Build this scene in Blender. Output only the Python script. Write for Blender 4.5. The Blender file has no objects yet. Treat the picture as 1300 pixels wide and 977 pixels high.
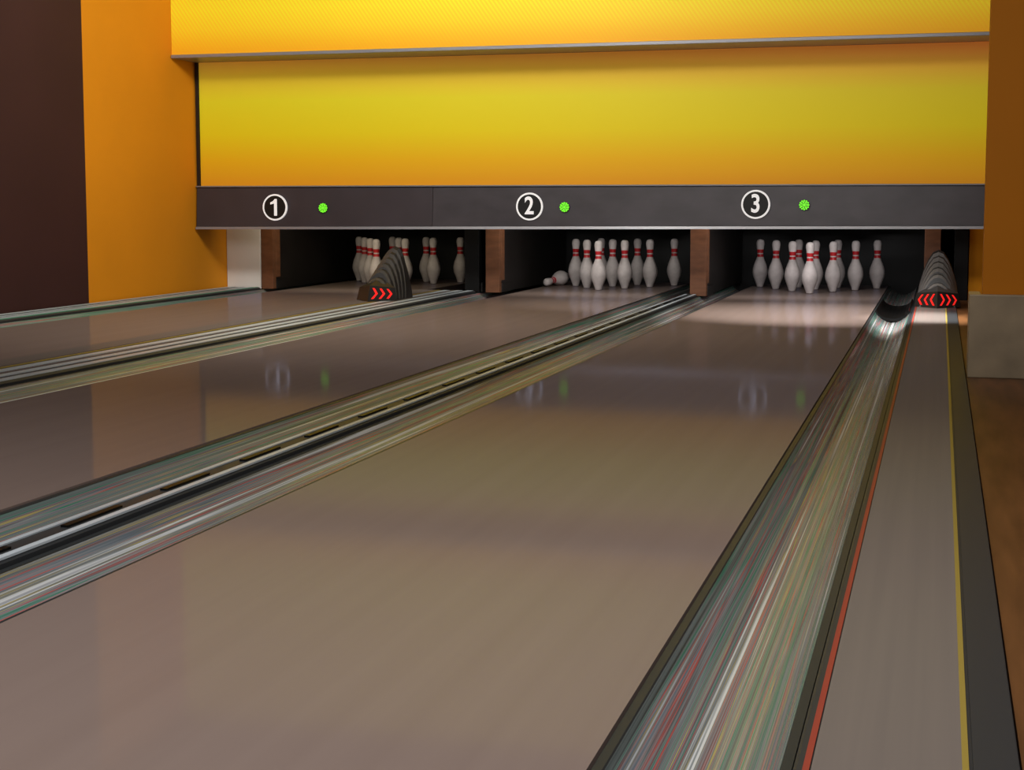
import bpy, math, random
from mathutils import Vector, Matrix
random.seed(4)
S = bpy.context.scene
S.view_settings.view_transform = 'Standard'
COL = S.collection

def lin(c):
    return tuple(((v/255)/12.92 if v/255 <= 0.04045 else ((v/255+0.055)/1.055)**2.4) for v in c) + (1,)

def newmat(name):
    m = bpy.data.materials.new(name); m.use_nodes = True
    nt = m.node_tree
    return m, nt, nt.nodes['Principled BSDF']

def pmat(name, rgb, rough=0.5, metal=0.0, spec=0.5, emit=None, estr=0, noise=0.0, nscale=8, stretch=(1,1,1)):
    m, nt, b = newmat(name)
    b.inputs['Base Color'].default_value = lin(rgb)
    b.inputs['Roughness'].default_value = rough
    b.inputs['Metallic'].default_value = metal
    b.inputs['Specular IOR Level'].default_value = spec
    if emit:
        b.inputs['Emission Color'].default_value = lin(emit)
        b.inputs['Emission Strength'].default_value = estr
    if noise > 0:
        tc = nt.nodes.new('ShaderNodeTexCoord'); mp = nt.nodes.new('ShaderNodeMapping')
        mp.inputs['Scale'].default_value = stretch
        n = nt.nodes.new('ShaderNodeTexNoise'); n.inputs['Scale'].default_value = nscale
        n.inputs['Detail'].default_value = 5
        r = nt.nodes.new('ShaderNodeValToRGB')
        c = lin(rgb)
        r.color_ramp.elements[0].color = tuple(v*(1-noise) for v in c[:3])+(1,)
        r.color_ramp.elements[1].color = tuple(min(1, v*(1+noise)) for v in c[:3])+(1,)
        r.color_ramp.elements[0].position = .3; r.color_ramp.elements[1].position = .7
        nt.links.new(tc.outputs['Object'], mp.inputs['Vector']); nt.links.new(mp.outputs[0], n.inputs['Vector'])
        nt.links.new(n.outputs['Fac'], r.inputs['Fac']); nt.links.new(r.outputs[0], b.inputs['Base Color'])
    return m

def set_ramp(r, stops):
    e = r.color_ramp.elements
    while len(e) > 1: e.remove(e[-1])
    e[0].position = stops[0][0]; e[0].color = stops[0][1]
    for p, c in stops[1:]:
        x = e.new(p); x.color = c

class MB:
    def __init__(s): s.v=[]; s.f=[]; s.m=[]
    def quad(s, pts, mi=0):
        n=len(s.v); s.v += [tuple(p) for p in pts]; s.f.append(tuple(range(n,n+len(pts)))); s.m.append(mi)
    def box(s, x0,x1,y0,y1,z0,z1, mi=0):
        s.hexa([(x0,y0,z0),(x1,y0,z0),(x1,y1,z0),(x0,y1,z0),(x0,y0,z1),(x1,y0,z1),(x1,y1,z1),(x0,y1,z1)],mi)
    def hexa(s, p, mi=0):
        n=len(s.v); s.v += p
        for q in [(0,3,2,1),(4,5,6,7),(0,1,5,4),(1,2,6,5),(2,3,7,6),(3,0,4,7)]:
            s.f.append(tuple(n+i for i in q)); s.m.append(mi)
    def extrude_y(s, prof, y0, y1, mis, closed=False, seg=1):
        n=len(s.v); k=len(prof)
        for j in range(seg+1):
            y=y0+(y1-y0)*j/seg
            s.v += [(x,y,z) for x,z in prof]
        for j in range(seg):
            for i in range(k if closed else k-1):
                a=n+j*k+i; b=n+j*k+(i+1)%k
                s.f.append((a,b,b+k,a+k)); s.m.append(mis[i] if isinstance(mis,(list,tuple)) else mis)
        if closed:
            s.f.append(tuple(n+i for i in range(k))); s.m.append(mis[0] if isinstance(mis,(list,tuple)) else mis)
            s.f.append(tuple(n+seg*k+i for i in reversed(range(k)))); s.m.append(mis[0] if isinstance(mis,(list,tuple)) else mis)
    def cyl(s, c, r, h, axis='z', n=16, mi=0, r2=None):
        r2 = r if r2 is None else r2
        b=len(s.v)
        for k,(rr,t) in enumerate(((r,0),(r2,h))):
            for i in range(n):
                a=2*math.pi*i/n; u=rr*math.cos(a); w=rr*math.sin(a)
                if axis=='z': s.v.append((c[0]+u,c[1]+w,c[2]+t))
                elif axis=='y': s.v.append((c[0]+u,c[1]+t,c[2]+w))
                else: s.v.append((c[0]+t,c[1]+u,c[2]+w))
        for i in range(n):
            j=(i+1)%n; s.f.append((b+i,b+j,b+n+j,b+n+i)); s.m.append(mi)
        s.f.append(tuple(b+i for i in reversed(range(n)))); s.m.append(mi)
        s.f.append(tuple(b+n+i for i in range(n))); s.m.append(mi)
    def obj(s, name, mats, parent=None, smooth=False, bevel=0, loc=(0,0,0)):
        me=bpy.data.meshes.new(name); me.from_pydata(s.v,[],s.f); me.update()
        for m in mats: me.materials.append(m)
        for p,i in zip(me.polygons,s.m): p.material_index=i; p.use_smooth=smooth
        o=bpy.data.objects.new(name,me); COL.objects.link(o); o.location=loc
        import bmesh
        bm=bmesh.new(); bm.from_mesh(me); bmesh.ops.recalc_face_normals(bm,faces=bm.faces); bm.to_mesh(me); bm.free()
        if bevel:
            b=o.modifiers.new('bevel','BEVEL'); b.width=bevel; b.segments=2; b.limit_method='ANGLE'
        if parent: o.parent=parent
        return o

# ---------------------------------------------------------------- materials
def glossy_coat(name, c0, c1, gfac, rough, ior=1.3, tint=(.62,.70,1,1), nsc=(30,.35,1)):
    m, nt, b = newmat(name); L=nt.links
    tc=nt.nodes.new('ShaderNodeTexCoord')
    mp=nt.nodes.new('ShaderNodeMapping'); mp.inputs['Scale'].default_value=nsc
    n=nt.nodes.new('ShaderNodeTexNoise'); n.inputs['Scale'].default_value=1.5; n.inputs['Detail'].default_value=4
    L.new(tc.outputs['Object'],mp.inputs[0]); L.new(mp.outputs[0],n.inputs['Vector'])
    r=nt.nodes.new('ShaderNodeValToRGB')
    set_ramp(r,[(.3,lin(c0)),(.7,lin(c1))])
    L.new(n.outputs['Fac'],r.inputs['Fac'])
    nt.nodes.remove(b)
    out=nt.nodes['Material Output']
    d=nt.nodes.new('ShaderNodeBsdfDiffuse'); g=nt.nodes.new('ShaderNodeBsdfGlossy')
    g.inputs['Roughness'].default_value=rough
    g.inputs['Color'].default_value=tint
    lw=nt.nodes.new('ShaderNodeFresnel'); lw.inputs['IOR'].default_value=ior
    mul=nt.nodes.new('ShaderNodeMath'); mul.operation='MULTIPLY'; mul.inputs[1].default_value=gfac
    mix=nt.nodes.new('ShaderNodeMixShader')
    L.new(r.outputs[0],d.inputs['Color']); L.new(lw.outputs[0],mul.inputs[0]); L.new(mul.outputs[0],mix.inputs[0])
    L.new(d.outputs[0],mix.inputs[1]); L.new(g.outputs[0],mix.inputs[2]); L.new(mix.outputs[0],out.inputs['Surface'])
    return m
M_lane=glossy_coat('lane_synthetic',(128,112,104),(132,116,108),.45,.07,ior=1.21,nsc=(12,.25,1))
M_capgrey=glossy_coat('capping_grey',(114,105,99),(120,110,103),.25,.15)

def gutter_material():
    m, nt, b = newmat('gutter_painted_reflections'); L=nt.links
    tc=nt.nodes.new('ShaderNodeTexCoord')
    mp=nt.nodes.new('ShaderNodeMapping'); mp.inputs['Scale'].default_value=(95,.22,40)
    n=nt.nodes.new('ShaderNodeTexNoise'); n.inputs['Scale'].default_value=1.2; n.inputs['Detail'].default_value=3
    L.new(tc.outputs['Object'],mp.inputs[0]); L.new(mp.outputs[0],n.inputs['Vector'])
    r=nt.nodes.new('ShaderNodeValToRGB')  # coloured streaks: reflections of coloured lights painted into the base colour
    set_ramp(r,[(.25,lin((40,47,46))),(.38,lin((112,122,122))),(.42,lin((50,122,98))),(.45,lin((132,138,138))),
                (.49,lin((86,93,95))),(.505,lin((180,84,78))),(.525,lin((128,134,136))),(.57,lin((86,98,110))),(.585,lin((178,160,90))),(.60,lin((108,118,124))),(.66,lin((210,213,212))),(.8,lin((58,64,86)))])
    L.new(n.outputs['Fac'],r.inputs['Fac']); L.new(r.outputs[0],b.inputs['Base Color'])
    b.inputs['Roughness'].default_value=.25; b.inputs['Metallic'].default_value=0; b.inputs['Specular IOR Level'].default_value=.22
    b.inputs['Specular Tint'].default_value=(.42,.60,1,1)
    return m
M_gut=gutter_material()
M_gut_dark=pmat('gutter_edge_dark',(48,51,52),.4,0,.08)
M_alu=pmat('divider_aluminium',(195,206,212),.35,.15,.2,noise=.2,nscale=2,stretch=(20,.3,1))
M_cap_dark=pmat('divider_dark',(52,54,56),.45,0,.12)
M_black=pmat('black_plastic',(9,9,9),.45,0,.3)
M_red=pmat('red_stripe',(150,62,50),.5,0,.2)
M_green=pmat('green_stripe',(90,170,140),.4)
M_yel=pmat('yellow_stripe',(150,130,60),.5,0,.2)
M_orange=pmat('orange_paint',(225,145,24),.7,0,.2,noise=.04,nscale=1.5)
M_orange2=pmat('orange_paint_shaded',(196,118,18),.7,0,.2,noise=.04,nscale=1.5)  # wing wall orange, darkened in the colour to stand in for shading
M_maroon=pmat('maroon_paint',(62,36,35),.75,0,.2,noise=.08,nscale=1.5)
M_white=pmat('white_panel',(240,239,237),.5)
M_wood=pmat('kickback_wood',(116,74,48),.5,noise=.2,nscale=3,stretch=(3,3,10))
M_kick=pmat('kickback_dark',(26,22,20),.5,noise=.3,nscale=5)
M_ceil=pmat('ceiling_grey',(105,94,88),.9)
M_floor=pmat('under_floor',(35,32,30),.8)
M_walk=pmat('brown_walkway',(98,64,36),.5,0,.2,noise=.35,nscale=3,stretch=(6,.7,1))
M_plinth=pmat('plinth_brushed',(150,132,104),.45,.1,noise=.25,nscale=5)
M_trim=pmat('grey_trim',(145,145,150),.35,.3)
M_mask1=pmat('masking_a',(64,58,62),.4,0,.4,noise=.12,nscale=4)
M_mask2=pmat('masking_b',(68,64,68),.35,0,.5,noise=.18,nscale=5,stretch=(1,1,2))
M_numw=pmat('number_white',(240,240,240),.5,emit=(235,235,235),estr=.4)
M_numk=pmat('number_black',(12,12,12),.5)
M_grn=pmat('green_led',(100,220,40),.4,emit=(120,235,50),estr=.8)
M_grnd=pmat('green_led_dark',(15,50,15),.4)
M_redled=pmat('red_led',(230,20,20),.4,emit=(235,40,35),estr=.85)
M_hood=pmat('hood_black',(34,33,33),.4)
M_hoodg=pmat('hood_dark_grey',(66,64,63),.4)
M_hood2=pmat('hood_grey',(118,116,115),.35)

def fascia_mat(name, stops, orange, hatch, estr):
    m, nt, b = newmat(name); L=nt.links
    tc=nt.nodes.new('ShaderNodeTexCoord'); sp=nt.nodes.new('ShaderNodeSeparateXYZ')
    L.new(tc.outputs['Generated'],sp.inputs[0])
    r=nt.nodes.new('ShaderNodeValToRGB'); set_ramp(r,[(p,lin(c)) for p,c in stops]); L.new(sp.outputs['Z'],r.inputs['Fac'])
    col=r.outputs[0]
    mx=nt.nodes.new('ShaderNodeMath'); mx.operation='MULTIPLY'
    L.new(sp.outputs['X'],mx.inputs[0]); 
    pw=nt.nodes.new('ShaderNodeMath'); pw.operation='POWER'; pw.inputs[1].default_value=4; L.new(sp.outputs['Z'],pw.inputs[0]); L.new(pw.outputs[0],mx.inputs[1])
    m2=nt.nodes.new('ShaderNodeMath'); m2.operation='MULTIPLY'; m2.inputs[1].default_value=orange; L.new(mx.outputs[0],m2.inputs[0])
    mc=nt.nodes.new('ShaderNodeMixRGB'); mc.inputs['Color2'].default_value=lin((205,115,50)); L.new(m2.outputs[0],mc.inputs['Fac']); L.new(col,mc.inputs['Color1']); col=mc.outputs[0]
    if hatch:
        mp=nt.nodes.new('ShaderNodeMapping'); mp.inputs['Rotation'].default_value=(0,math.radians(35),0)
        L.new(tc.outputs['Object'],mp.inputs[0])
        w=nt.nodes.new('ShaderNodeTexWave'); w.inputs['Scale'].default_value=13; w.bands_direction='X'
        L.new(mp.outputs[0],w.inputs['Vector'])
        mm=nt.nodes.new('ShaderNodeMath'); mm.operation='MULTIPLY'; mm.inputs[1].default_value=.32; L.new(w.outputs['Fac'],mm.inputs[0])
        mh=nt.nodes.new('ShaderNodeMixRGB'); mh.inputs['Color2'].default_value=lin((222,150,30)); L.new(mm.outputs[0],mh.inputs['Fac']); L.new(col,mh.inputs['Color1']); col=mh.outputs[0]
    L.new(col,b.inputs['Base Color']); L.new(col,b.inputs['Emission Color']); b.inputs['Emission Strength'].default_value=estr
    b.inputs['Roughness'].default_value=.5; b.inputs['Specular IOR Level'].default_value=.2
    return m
M_fl=fascia_mat('fascia_print_shade_low',[(0,(200,134,26)),(.2,(206,156,20)),(.42,(204,182,22)),(.68,(202,192,32)),(.86,(206,178,44)),(1,(205,148,52))],1.0,False,.36)  # printed gradient; orange top stops also paint in the overhang's shadow
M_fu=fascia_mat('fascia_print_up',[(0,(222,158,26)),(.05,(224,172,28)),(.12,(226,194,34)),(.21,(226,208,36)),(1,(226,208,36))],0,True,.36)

# ---------------------------------------------------------------- geometry constants
YF, YB = -6.8, 12.75
LC=[-4.37,-2.54,-.93]; HW=.533
for i,c in enumerate(LC):
    b=MB(); b.box(c-HW,c+HW,YF,YB,-.05,0,0)
    b.obj('bowling_lane',[M_lane])
def gutter(x0,x1,guard=False):
    x0+=.002; x1-=.002
    b=MB(); prof=[]
    prof.append((x0,-.04)); prof.append((x0+.001,-.004)); prof.append((x0+.014,-.004))
    a,c=x0+.016,x1-.016; n=22
    for k in range(n+1):
        t=k/n; x=a+(c-a)*t
        z=-.008-.062*math.sin(math.pi*t)**.8 + (.0018 if k%3==0 else 0)
        prof.append((x,z))
    prof.append((x1-.014,-.004)); prof.append((x1-.001,-.004)); prof.append((x1,-.04))
    k=len(prof)-1
    mis=[1]*3+[0]*(k-6)+[1]*3
    b.extrude_y(prof,YF,YB,mis,seg=1)
    if guard:
        xc=(x0+x1)/2; pr=[]
        for k in range(13):
            t=math.pi*k/12; pr.append((xc-.108*math.cos(t),-.004-.058*math.sin(t)))
        for k in range(13):
            t=math.pi*(12-k)/12; pr.append((xc-.098*math.cos(t),.012-.056*math.sin(t)))
        b.extrude_y(pr,9.75,10.95,2,closed=True)
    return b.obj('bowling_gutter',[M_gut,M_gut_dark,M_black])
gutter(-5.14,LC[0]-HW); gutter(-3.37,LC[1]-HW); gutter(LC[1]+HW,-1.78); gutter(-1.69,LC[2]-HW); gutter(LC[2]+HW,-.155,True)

def divider(x0,x1,h,stripes,base=1):
    b=MB()
    prof=[(x0,-.1),(x0,h*.4),(x0+.012,h),(x1-.012,h),(x1,h*.4),(x1,-.1)]
    b.extrude_y(prof,YF,10.97,base,closed=True)
    for (a,c,mi) in stripes: b.box(a,c,YF,10.96,h-.002,h+.003,mi)
    return b
mats=[M_alu,M_cap_dark,M_black,M_red,M_green,M_yel,M_capgrey]
b=divider(-5.42,-5.14,.012,[(-5.40,-5.36,0),(-5.30,-5.28,0),(-5.24,-5.20,0),(-5.17,-5.155,4)]); b.obj('lane_divider',mats)
b=divider(-3.836,-3.37,.012,[(-3.825,-3.68,6),(-3.665,-3.645,5),(-3.62,-3.57,0),(-3.555,-3.53,6),(-3.515,-3.47,0),(-3.43,-3.385,0)]); b.obj('lane_divider',mats)
b=divider(-1.78,-1.69,.012,[(-1.775,-1.76,0),(-1.712,-1.695,0)])
y=-6.5
while y<10.5:
    b.box(-1.745,-1.728,y,y+.22,.011,.017,2); y+=.42
b.obj('lane_divider',mats)
b=divider(-.155,.11,.006,[(-.15,-.143,1),(-.143,-.135,3),(-.133,.042,6),(.042,.05,5),(.055,.108,1)]); b.obj('lane_divider',mats)

# ---------------------------------------------------------------- room
b=MB(); b.box(-5.43,2.6,-11,13.4,-.2,-.101,0); b.box(-5.43,2.6,-11,YF,-.1,0,0); b.obj('floor',[M_floor])
b=MB(); b.box(.113,2.6,YF,13.2,-.1,0,0); b.obj('floor_walkway',[M_walk])
b=MB(); b.box(-5.63,-5.43,-11,8.94,-.2,3.2,1); b.box(-5.63,-5.43,8.94,13.4,-.2,3.2,0); b.obj('wall_left',[M_orange,M_maroon])
b=MB(); b.box(-5.63,2.8,13.4,13.6,-.2,3.2,0); b.obj('wall_back',[M_black])
b=MB(); b.box(2.6,2.8,-11,13.4,-.2,3.2,0); b.obj('wall_right',[M_maroon])
b=MB(); b.box(-5.63,2.8,-11.2,-11,-.2,3.2,0); b.obj('wall_front',[M_maroon])
b=MB(); b.box(-5.63,2.8,-11.2,13.6,3.2,3.3,0); b.obj('ceiling',[M_ceil])
b=MB(); b.box(.165,2.6,6.22,6.36,0,3.2,0); b.obj('wall_wing_right',[M_orange2])
b=MB(); b.box(.115,2.6,6.17,6.215,0,.325,0); b.box(.115,.16,6.215,6.40,0,.325,0); b.obj('baseboard_right',[M_plinth],bevel=.004)
b=MB(); b.box(.195,2.6,11.0,11.15,0,3.2,0); b.obj('wall_end_right',[M_orange])

# ---------------------------------------------------------------- fascia / masking
XL,XR=-5.425,.60
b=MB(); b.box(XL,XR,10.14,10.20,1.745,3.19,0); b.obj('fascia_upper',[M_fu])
b=MB(); b.box(XL,XR,10.125,10.50,1.72,1.744,0); b.obj('trim_1',[M_trim],bevel=.003)
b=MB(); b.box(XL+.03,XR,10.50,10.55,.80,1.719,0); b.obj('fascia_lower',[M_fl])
b=MB(); b.box(XL+.003,XL+.028,10.49,10.56,.80,1.719,0); b.obj('trim_2',[M_kick])

E=bpy.data.objects.new('masking_unit',None); COL.objects.link(E)
def zb(x): return .474+(x-XL)/(XR-XL)*.032
segs=[(XL+.005,-3.542,0),(-3.539,XR,1)]
b=MB()
for x0,x1,mi in segs:
    b.hexa([(x0,10.46,zb(x0)+.02),(x1,10.46,zb(x1)+.02),(x1,10.56,zb(x1)+.02),(x0,10.56,zb(x0)+.02),
            (x0,10.48,.79),(x1,10.48,.79),(x1,10.56,.79),(x0,10.56,.79)],mi)
b.obj('panels',[M_mask1,M_mask2],parent=E,bevel=.003)
b=MB(); x0,x1=XL+.005,XR
b.hexa([(x0,10.445,zb(x0)),(x1,10.445,zb(x1)),(x1,10.56,zb(x1)),(x0,10.56,zb(x0)),
        (x0,10.45,zb(x0)+.019),(x1,10.45,zb(x1)+.019),(x1,10.56,zb(x1)+.019),(x0,10.56,zb(x0)+.019)],0)
b.box(x0,x1,10.465,10.56,.791,.80,0)
b.obj('edge_trim',[M_trim],parent=E)
def ring(x,z,r,w,y):
    b=MB(); n=48
    for i in range(n):
        a=2*math.pi*i/n; a2=2*math.pi*(i+1)/n
        p=lambda rr,an,yy:(x+rr*math.cos(an),yy,z+rr*math.sin(an))
        b.quad([p(r,a,y),p(r,a2,y),p(r-w,a2,y),p(r-w,a,y)],0)
        b.quad([p(r,a,y),p(r,a2,y),p(r,a2,y+.012),p(r,a,y+.012)],0)
    b.cyl((x,y+.002,z),r-w*.5,.012,'y',n,1)
    return b
for num,nx,nz,gx in (('1',-4.77,.640,-4.385),('2',-2.81,.648,-2.555),('3',-1.216,.664,-.89)):
    b=ring(nx,nz,.098,.012,10.452); b.obj('number_ring_'+num,[M_numw,M_numk],parent=E)
    if num=='1':
        b=MB(); pts=[(-.004,-.062),(.020,-.062),(.020,.062),(.002,.062),(-.012,.046),(-.034,.036),(-.034,.020),(-.004,.028)]
        b.quad([(nx+px,10.447,nz+pz) for px,pz in pts],0)
        b.obj('numeral_1',[M_numw],parent=E)
    else:
        cu=bpy.data.curves.new('numeral_'+num,'FONT'); cu.body=num; cu.size=.165; cu.align_x='CENTER'; cu.align_y='CENTER'
        cu.extrude=.002; cu.offset=.003; cu.materials.append(M_numw)
        o=bpy.data.objects.new('numeral_'+num,cu); COL.objects.link(o); o.location=(nx,10.446,nz); o.rotation_euler=(math.pi/2,0,0); o.scale=(.85,1.05,1); o.parent=E
    b=MB(); b.cyl((gx,10.455,nz-.004),.036,.015,'y',24,1)
    for rr,k in ((.029,12),(.018,7),(0,1)):
        for i in range(k):
            a=2*math.pi*i/k; b.cyl((gx+rr*math.cos(a),10.450,nz-.004+rr*math.sin(a)),.0062 if rr else .010,.006,'y',10,0)
    b.obj('lane_light_'+num,[M_grn,M_grnd],parent=E)

# ---------------------------------------------------------------- pit structure
def kick(x0,x1,dark=False):
    b=MB()
    b.box(x0,x1,11.0,13.1,0.0,.75,1)
    b.box(x0-.004,x1+.004,10.985,11.04,0,.5,0)
    b.box(x1,x1+.012,11.04,11.30,.0,.07,1)
    b.box(x1,x1+.006,11.04,11.12,.09,.5,0)
    return b.obj('kickback_partition',[M_black if dark else M_wood,M_kick],bevel=.002)
kick(-5.13,-5.04)
kick(-3.455,-3.35,True)
kick(-3.29,-3.19)
kick(-1.74,-1.63)
kick(-.10,.0)
kick(.10,.185,True)
b=MB(); b.box(-5.425,-5.14,10.975,10.995,.0,.75,0); b.obj('wall_panel_left',[M_white])
b=MB(); b.box(-5.42,.18,13.15,13.2,-.1,1.2,0); b.obj('pit_curtain',[M_black])
b=MB(); b.box(-5.42,.6,10.57,13.14,1.25,1.3,0); b.obj('machine_cover',[M_black])
for c in LC:
    b=MB()
    b.box(c-.55,c+.55,11.45,12.5,.60,.64,0)
    for r in range(4):
        for k in range(r+1):
            x=c+(k-r/2)*.305; yy=11.51+r*.264
            b.cyl((x,yy,.50),.075,.10,'z',16,0,r2=.06)
    b.box(c-.58,c-.52,11.2,12.6,.52,.60,1); b.box(c+.52,c+.58,11.2,12.6,.52,.60,1)
    b.obj('pinsetter_rack',[M_black,M_kick])

# ---------------------------------------------------------------- pins
prof=[(0,.0),(.0250,.0),(.0265,.006),(.0300,.019),(.0390,.045),(.0495,.072),(.0560,.090),(.0604,.114),(.0600,.130),(.0570,.150),(.0505,.175),
      (.0410,.200),(.0320,.222),(.0262,.240),(.0240,.252),(.0236,.262),(.0240,.272),(.0250,.286),(.0268,.300),(.0295,.320),(.0320,.338),(.0323,.346),
      (.0310,.358),(.0270,.370),(.0200,.3775),(.0100,.3805),(0,.381)]
def pin_mesh(name,mats):
    n=28; v=[];f=[];m=[]
    for r,z in prof:
        for i in range(n):
            a=2*math.pi*i/n; v.append((r*math.cos(a),r*math.sin(a),z))
    for j in range(len(prof)-1):
        zc=(prof[j][1]+prof[j+1][1])/2
        red = .240<zc<.262 or .272<zc<.300
        for i in range(n):
            k=(i+1)%n; f.append((j*n+i,j*n+k,(j+1)*n+k,(j+1)*n+i)); m.append(1 if red else 0)
    me=bpy.data.meshes.new(name); me.from_pydata(v,[],f)
    for mm in mats: me.materials.append(mm)
    for p,i in zip(me.polygons,m): p.material_index=i; p.use_smooth=True
    me.validate()
    return me
M_pin=pmat('pin_white',(196,188,186),.5,0,.25,noise=.2,nscale=12)
M_pinr=pmat('pin_red',(185,28,36),.45)
PM=pin_mesh('bowling_pin',[M_pin,M_pinr])
for li,c in enumerate(LC):
    for r in range(4):
        for k in range(r+1):
            x=c+(k-r/2)*.305; yy=11.51+r*.264
            if li==1 and r==3 and k==0: continue
            o=bpy.data.objects.new('bowling_pin',PM); COL.objects.link(o); o.location=(x,yy,0.001); o.rotation_euler[2]=random.random()*6
o=bpy.data.objects.new('bowling_pin',PM); COL.objects.link(o)
d=Vector((-.24,-.96,-.10)).normalized()
o.rotation_euler=d.to_track_quat('Z','Y').to_euler(); o.location=(-2.955,12.2,.072)

# ---------------------------------------------------------------- hoods
def hood(x,y,mats,zbase,sides=(-1,1)):
    b=MB(); w=.138
    def half(hw,h):
        L=[(1,0),(.96,.14),(.85,.38),(.68,.62),(.46,.83),(.24,.96)]
        return [(-hw*a,h*c) for a,c in L]+[(0,h)]+[(hw*a,h*c) for a,c in reversed(L)]
    ns=6
    for i in range(ns):
        t0=i/ns
        y0=.10+.05*i; 
        hw0=w*(.82+.20*t0); h0=.15+.22*(t0**.8)
        secs=[(y0,hw0*.93,h0*.91),(y0+.014,hw0*1.0,h0),(y0+.07,hw0*1.01,h0*1.04),(.50,hw0*1.01,h0*1.0)]
        base=len(b.v)
        for (yy,hw,h) in secs:
            for (px,pz) in half(hw,h): b.v.append((px,yy+ (pz*.35 if yy<.49 else 0),pz))
        k=13
        for s in range(len(secs)-1):
            for q in range(k-1):
                b.f.append((base+s*k+q,base+s*k+q+1,base+(s+1)*k+q+1,base+(s+1)*k+q)); b.m.append(1 if s==0 else (2 if s==1 else 0))
        b.f.append(tuple(base+q for q in range(k))); b.m.append(0)
        b.f.append(tuple(base+3*k+q for q in reversed(range(k)))); b.m.append(0)
    N0=Vector((0,-.02,0)); N1=Vector((0,.03,.105)); 
    for sgn in (-1,1):
        B0=Vector((sgn*.145,.15,0)); B1=Vector((sgn*.130,.17,.085)); K=Vector((0,.20,.15))
        b.quad([N0,B0,B1,N1],0); b.quad([N1,B1,K],2)
        nrm=(B0-N0).cross(N1-N0).normalized()
        if nrm.y>0: nrm=-nrm
        if sgn not in sides: continue
        def P(s,t): return (N0*(1-s)+B0*s)*(1-t)+(N1*(1-s)+B1*s)*t+nrm*.003
        for s0 in (.10,.37,.64):
            ds=.14; th=.085
            b.quad([P(s0,.15),P(s0+th,.15),P(s0+ds+th,.5),P(s0+ds,.5)],3)
            b.quad([P(s0+ds,.5),P(s0+ds+th,.5),P(s0+th,.85),P(s0,.85)],3)
    b.quad([(0,-.02,0),(.145,.15,0),(.14,.50,0),(-.14,.50,0),(-.145,.15,0)],0)
    return b.obj('divider_hood',mats,loc=(x,y,zbase))
hood(-3.685,9.55,[M_hood,M_hoodg,M_hood,M_redled],.016,(1,))
hood(-.008,10.0,[M_hood,M_hood2,M_hoodg,M_redled],.010)

# ---------------------------------------------------------------- lights
def area(name,loc,target,sx,sy,p,col=(1,1,1)):
    l=bpy.data.lights.new(name,'AREA'); l.shape='RECTANGLE'; l.size=sx; l.size_y=sy; l.energy=p; l.color=col
    o=bpy.data.objects.new(name,l); COL.objects.link(o); o.location=loc
    o.rotation_euler=(Vector(target)-Vector(loc)).to_track_quat('-Z','Y').to_euler(); return o
area('fill_light_main',(-1.6,2.0,3.1),(-2.4,3.4,0),5.5,5,235,(1,.97,.965))  # unseen area light added as general room fill
area('fascia_fill_light',(-2.6,6.6,3.1),(-2.6,10.3,1.3),5,.6,95,(1,.95,.88))  # added, unseen; evens out the brightness of the fascia
area('wall_fill_light',(-2.6,7.6,3.1),(-5.4,9.9,1.2),.6,1.5,100,(1,.94,.86))  # unseen light added to brighten the orange left wall
def spot(name,loc,target,p,ang,blend,col=(1,1,1),size=.05):
    l=bpy.data.lights.new(name,'SPOT'); l.energy=p; l.spot_size=math.radians(ang); l.spot_blend=blend; l.color=col; l.shadow_soft_size=size
    o=bpy.data.objects.new(name,l); COL.objects.link(o); o.location=loc
    o.rotation_euler=(Vector(target)-Vector(loc)).to_track_quat('-Z','Y').to_euler(); return o
area('pin_light',(LC[0],10.75,.66),(LC[0],12.1,.12),1.0,.06,4,(1,.90,.68))
area('pin_light',(LC[1],10.75,.66),(LC[1],12.1,.12),1.0,.06,6.5,(1,.97,.92))
area('pin_light',(LC[2],10.75,.66),(LC[2],12.1,.12),1.0,.06,7.5,(1,.97,.97))
spot('deck_spot',(-.75,8.0,3.0),(-.72,9.4,0),1050,38,1,(1,.97,.96))
spot('deck_spot',(-2.0,8.0,3.0),(-2.1,10.0,0),240,28,1,(1,.98,.97))
spot('deck_spot',(.02,7.6,3.0),(-.03,9.2,0),1700,16,1,(1,1,1))
W=bpy.data.worlds.new('World'); S.world=W; W.use_nodes=True
W.node_tree.nodes['Background'].inputs[0].default_value=(.05,.045,.04,1)

# ---------------------------------------------------------------- camera
f=1930.0; a=math.radians(15.7); p=math.atan(188/f)
cam=bpy.data.cameras.new('camera'); co=bpy.data.objects.new('camera',cam); COL.objects.link(co); S.camera=co
cam.sensor_width=36; cam.sensor_fit='HORIZONTAL'; cam.lens=36*f/1300
cam.shift_y=-(488.5-443)/1300
cam.clip_start=.05
co.location=(0,0,.687)
F=Vector((-math.sin(a)*math.cos(p),math.cos(a)*math.cos(p),-math.sin(p)))
co.rotation_euler=F.to_track_quat('-Z','Y').to_euler()
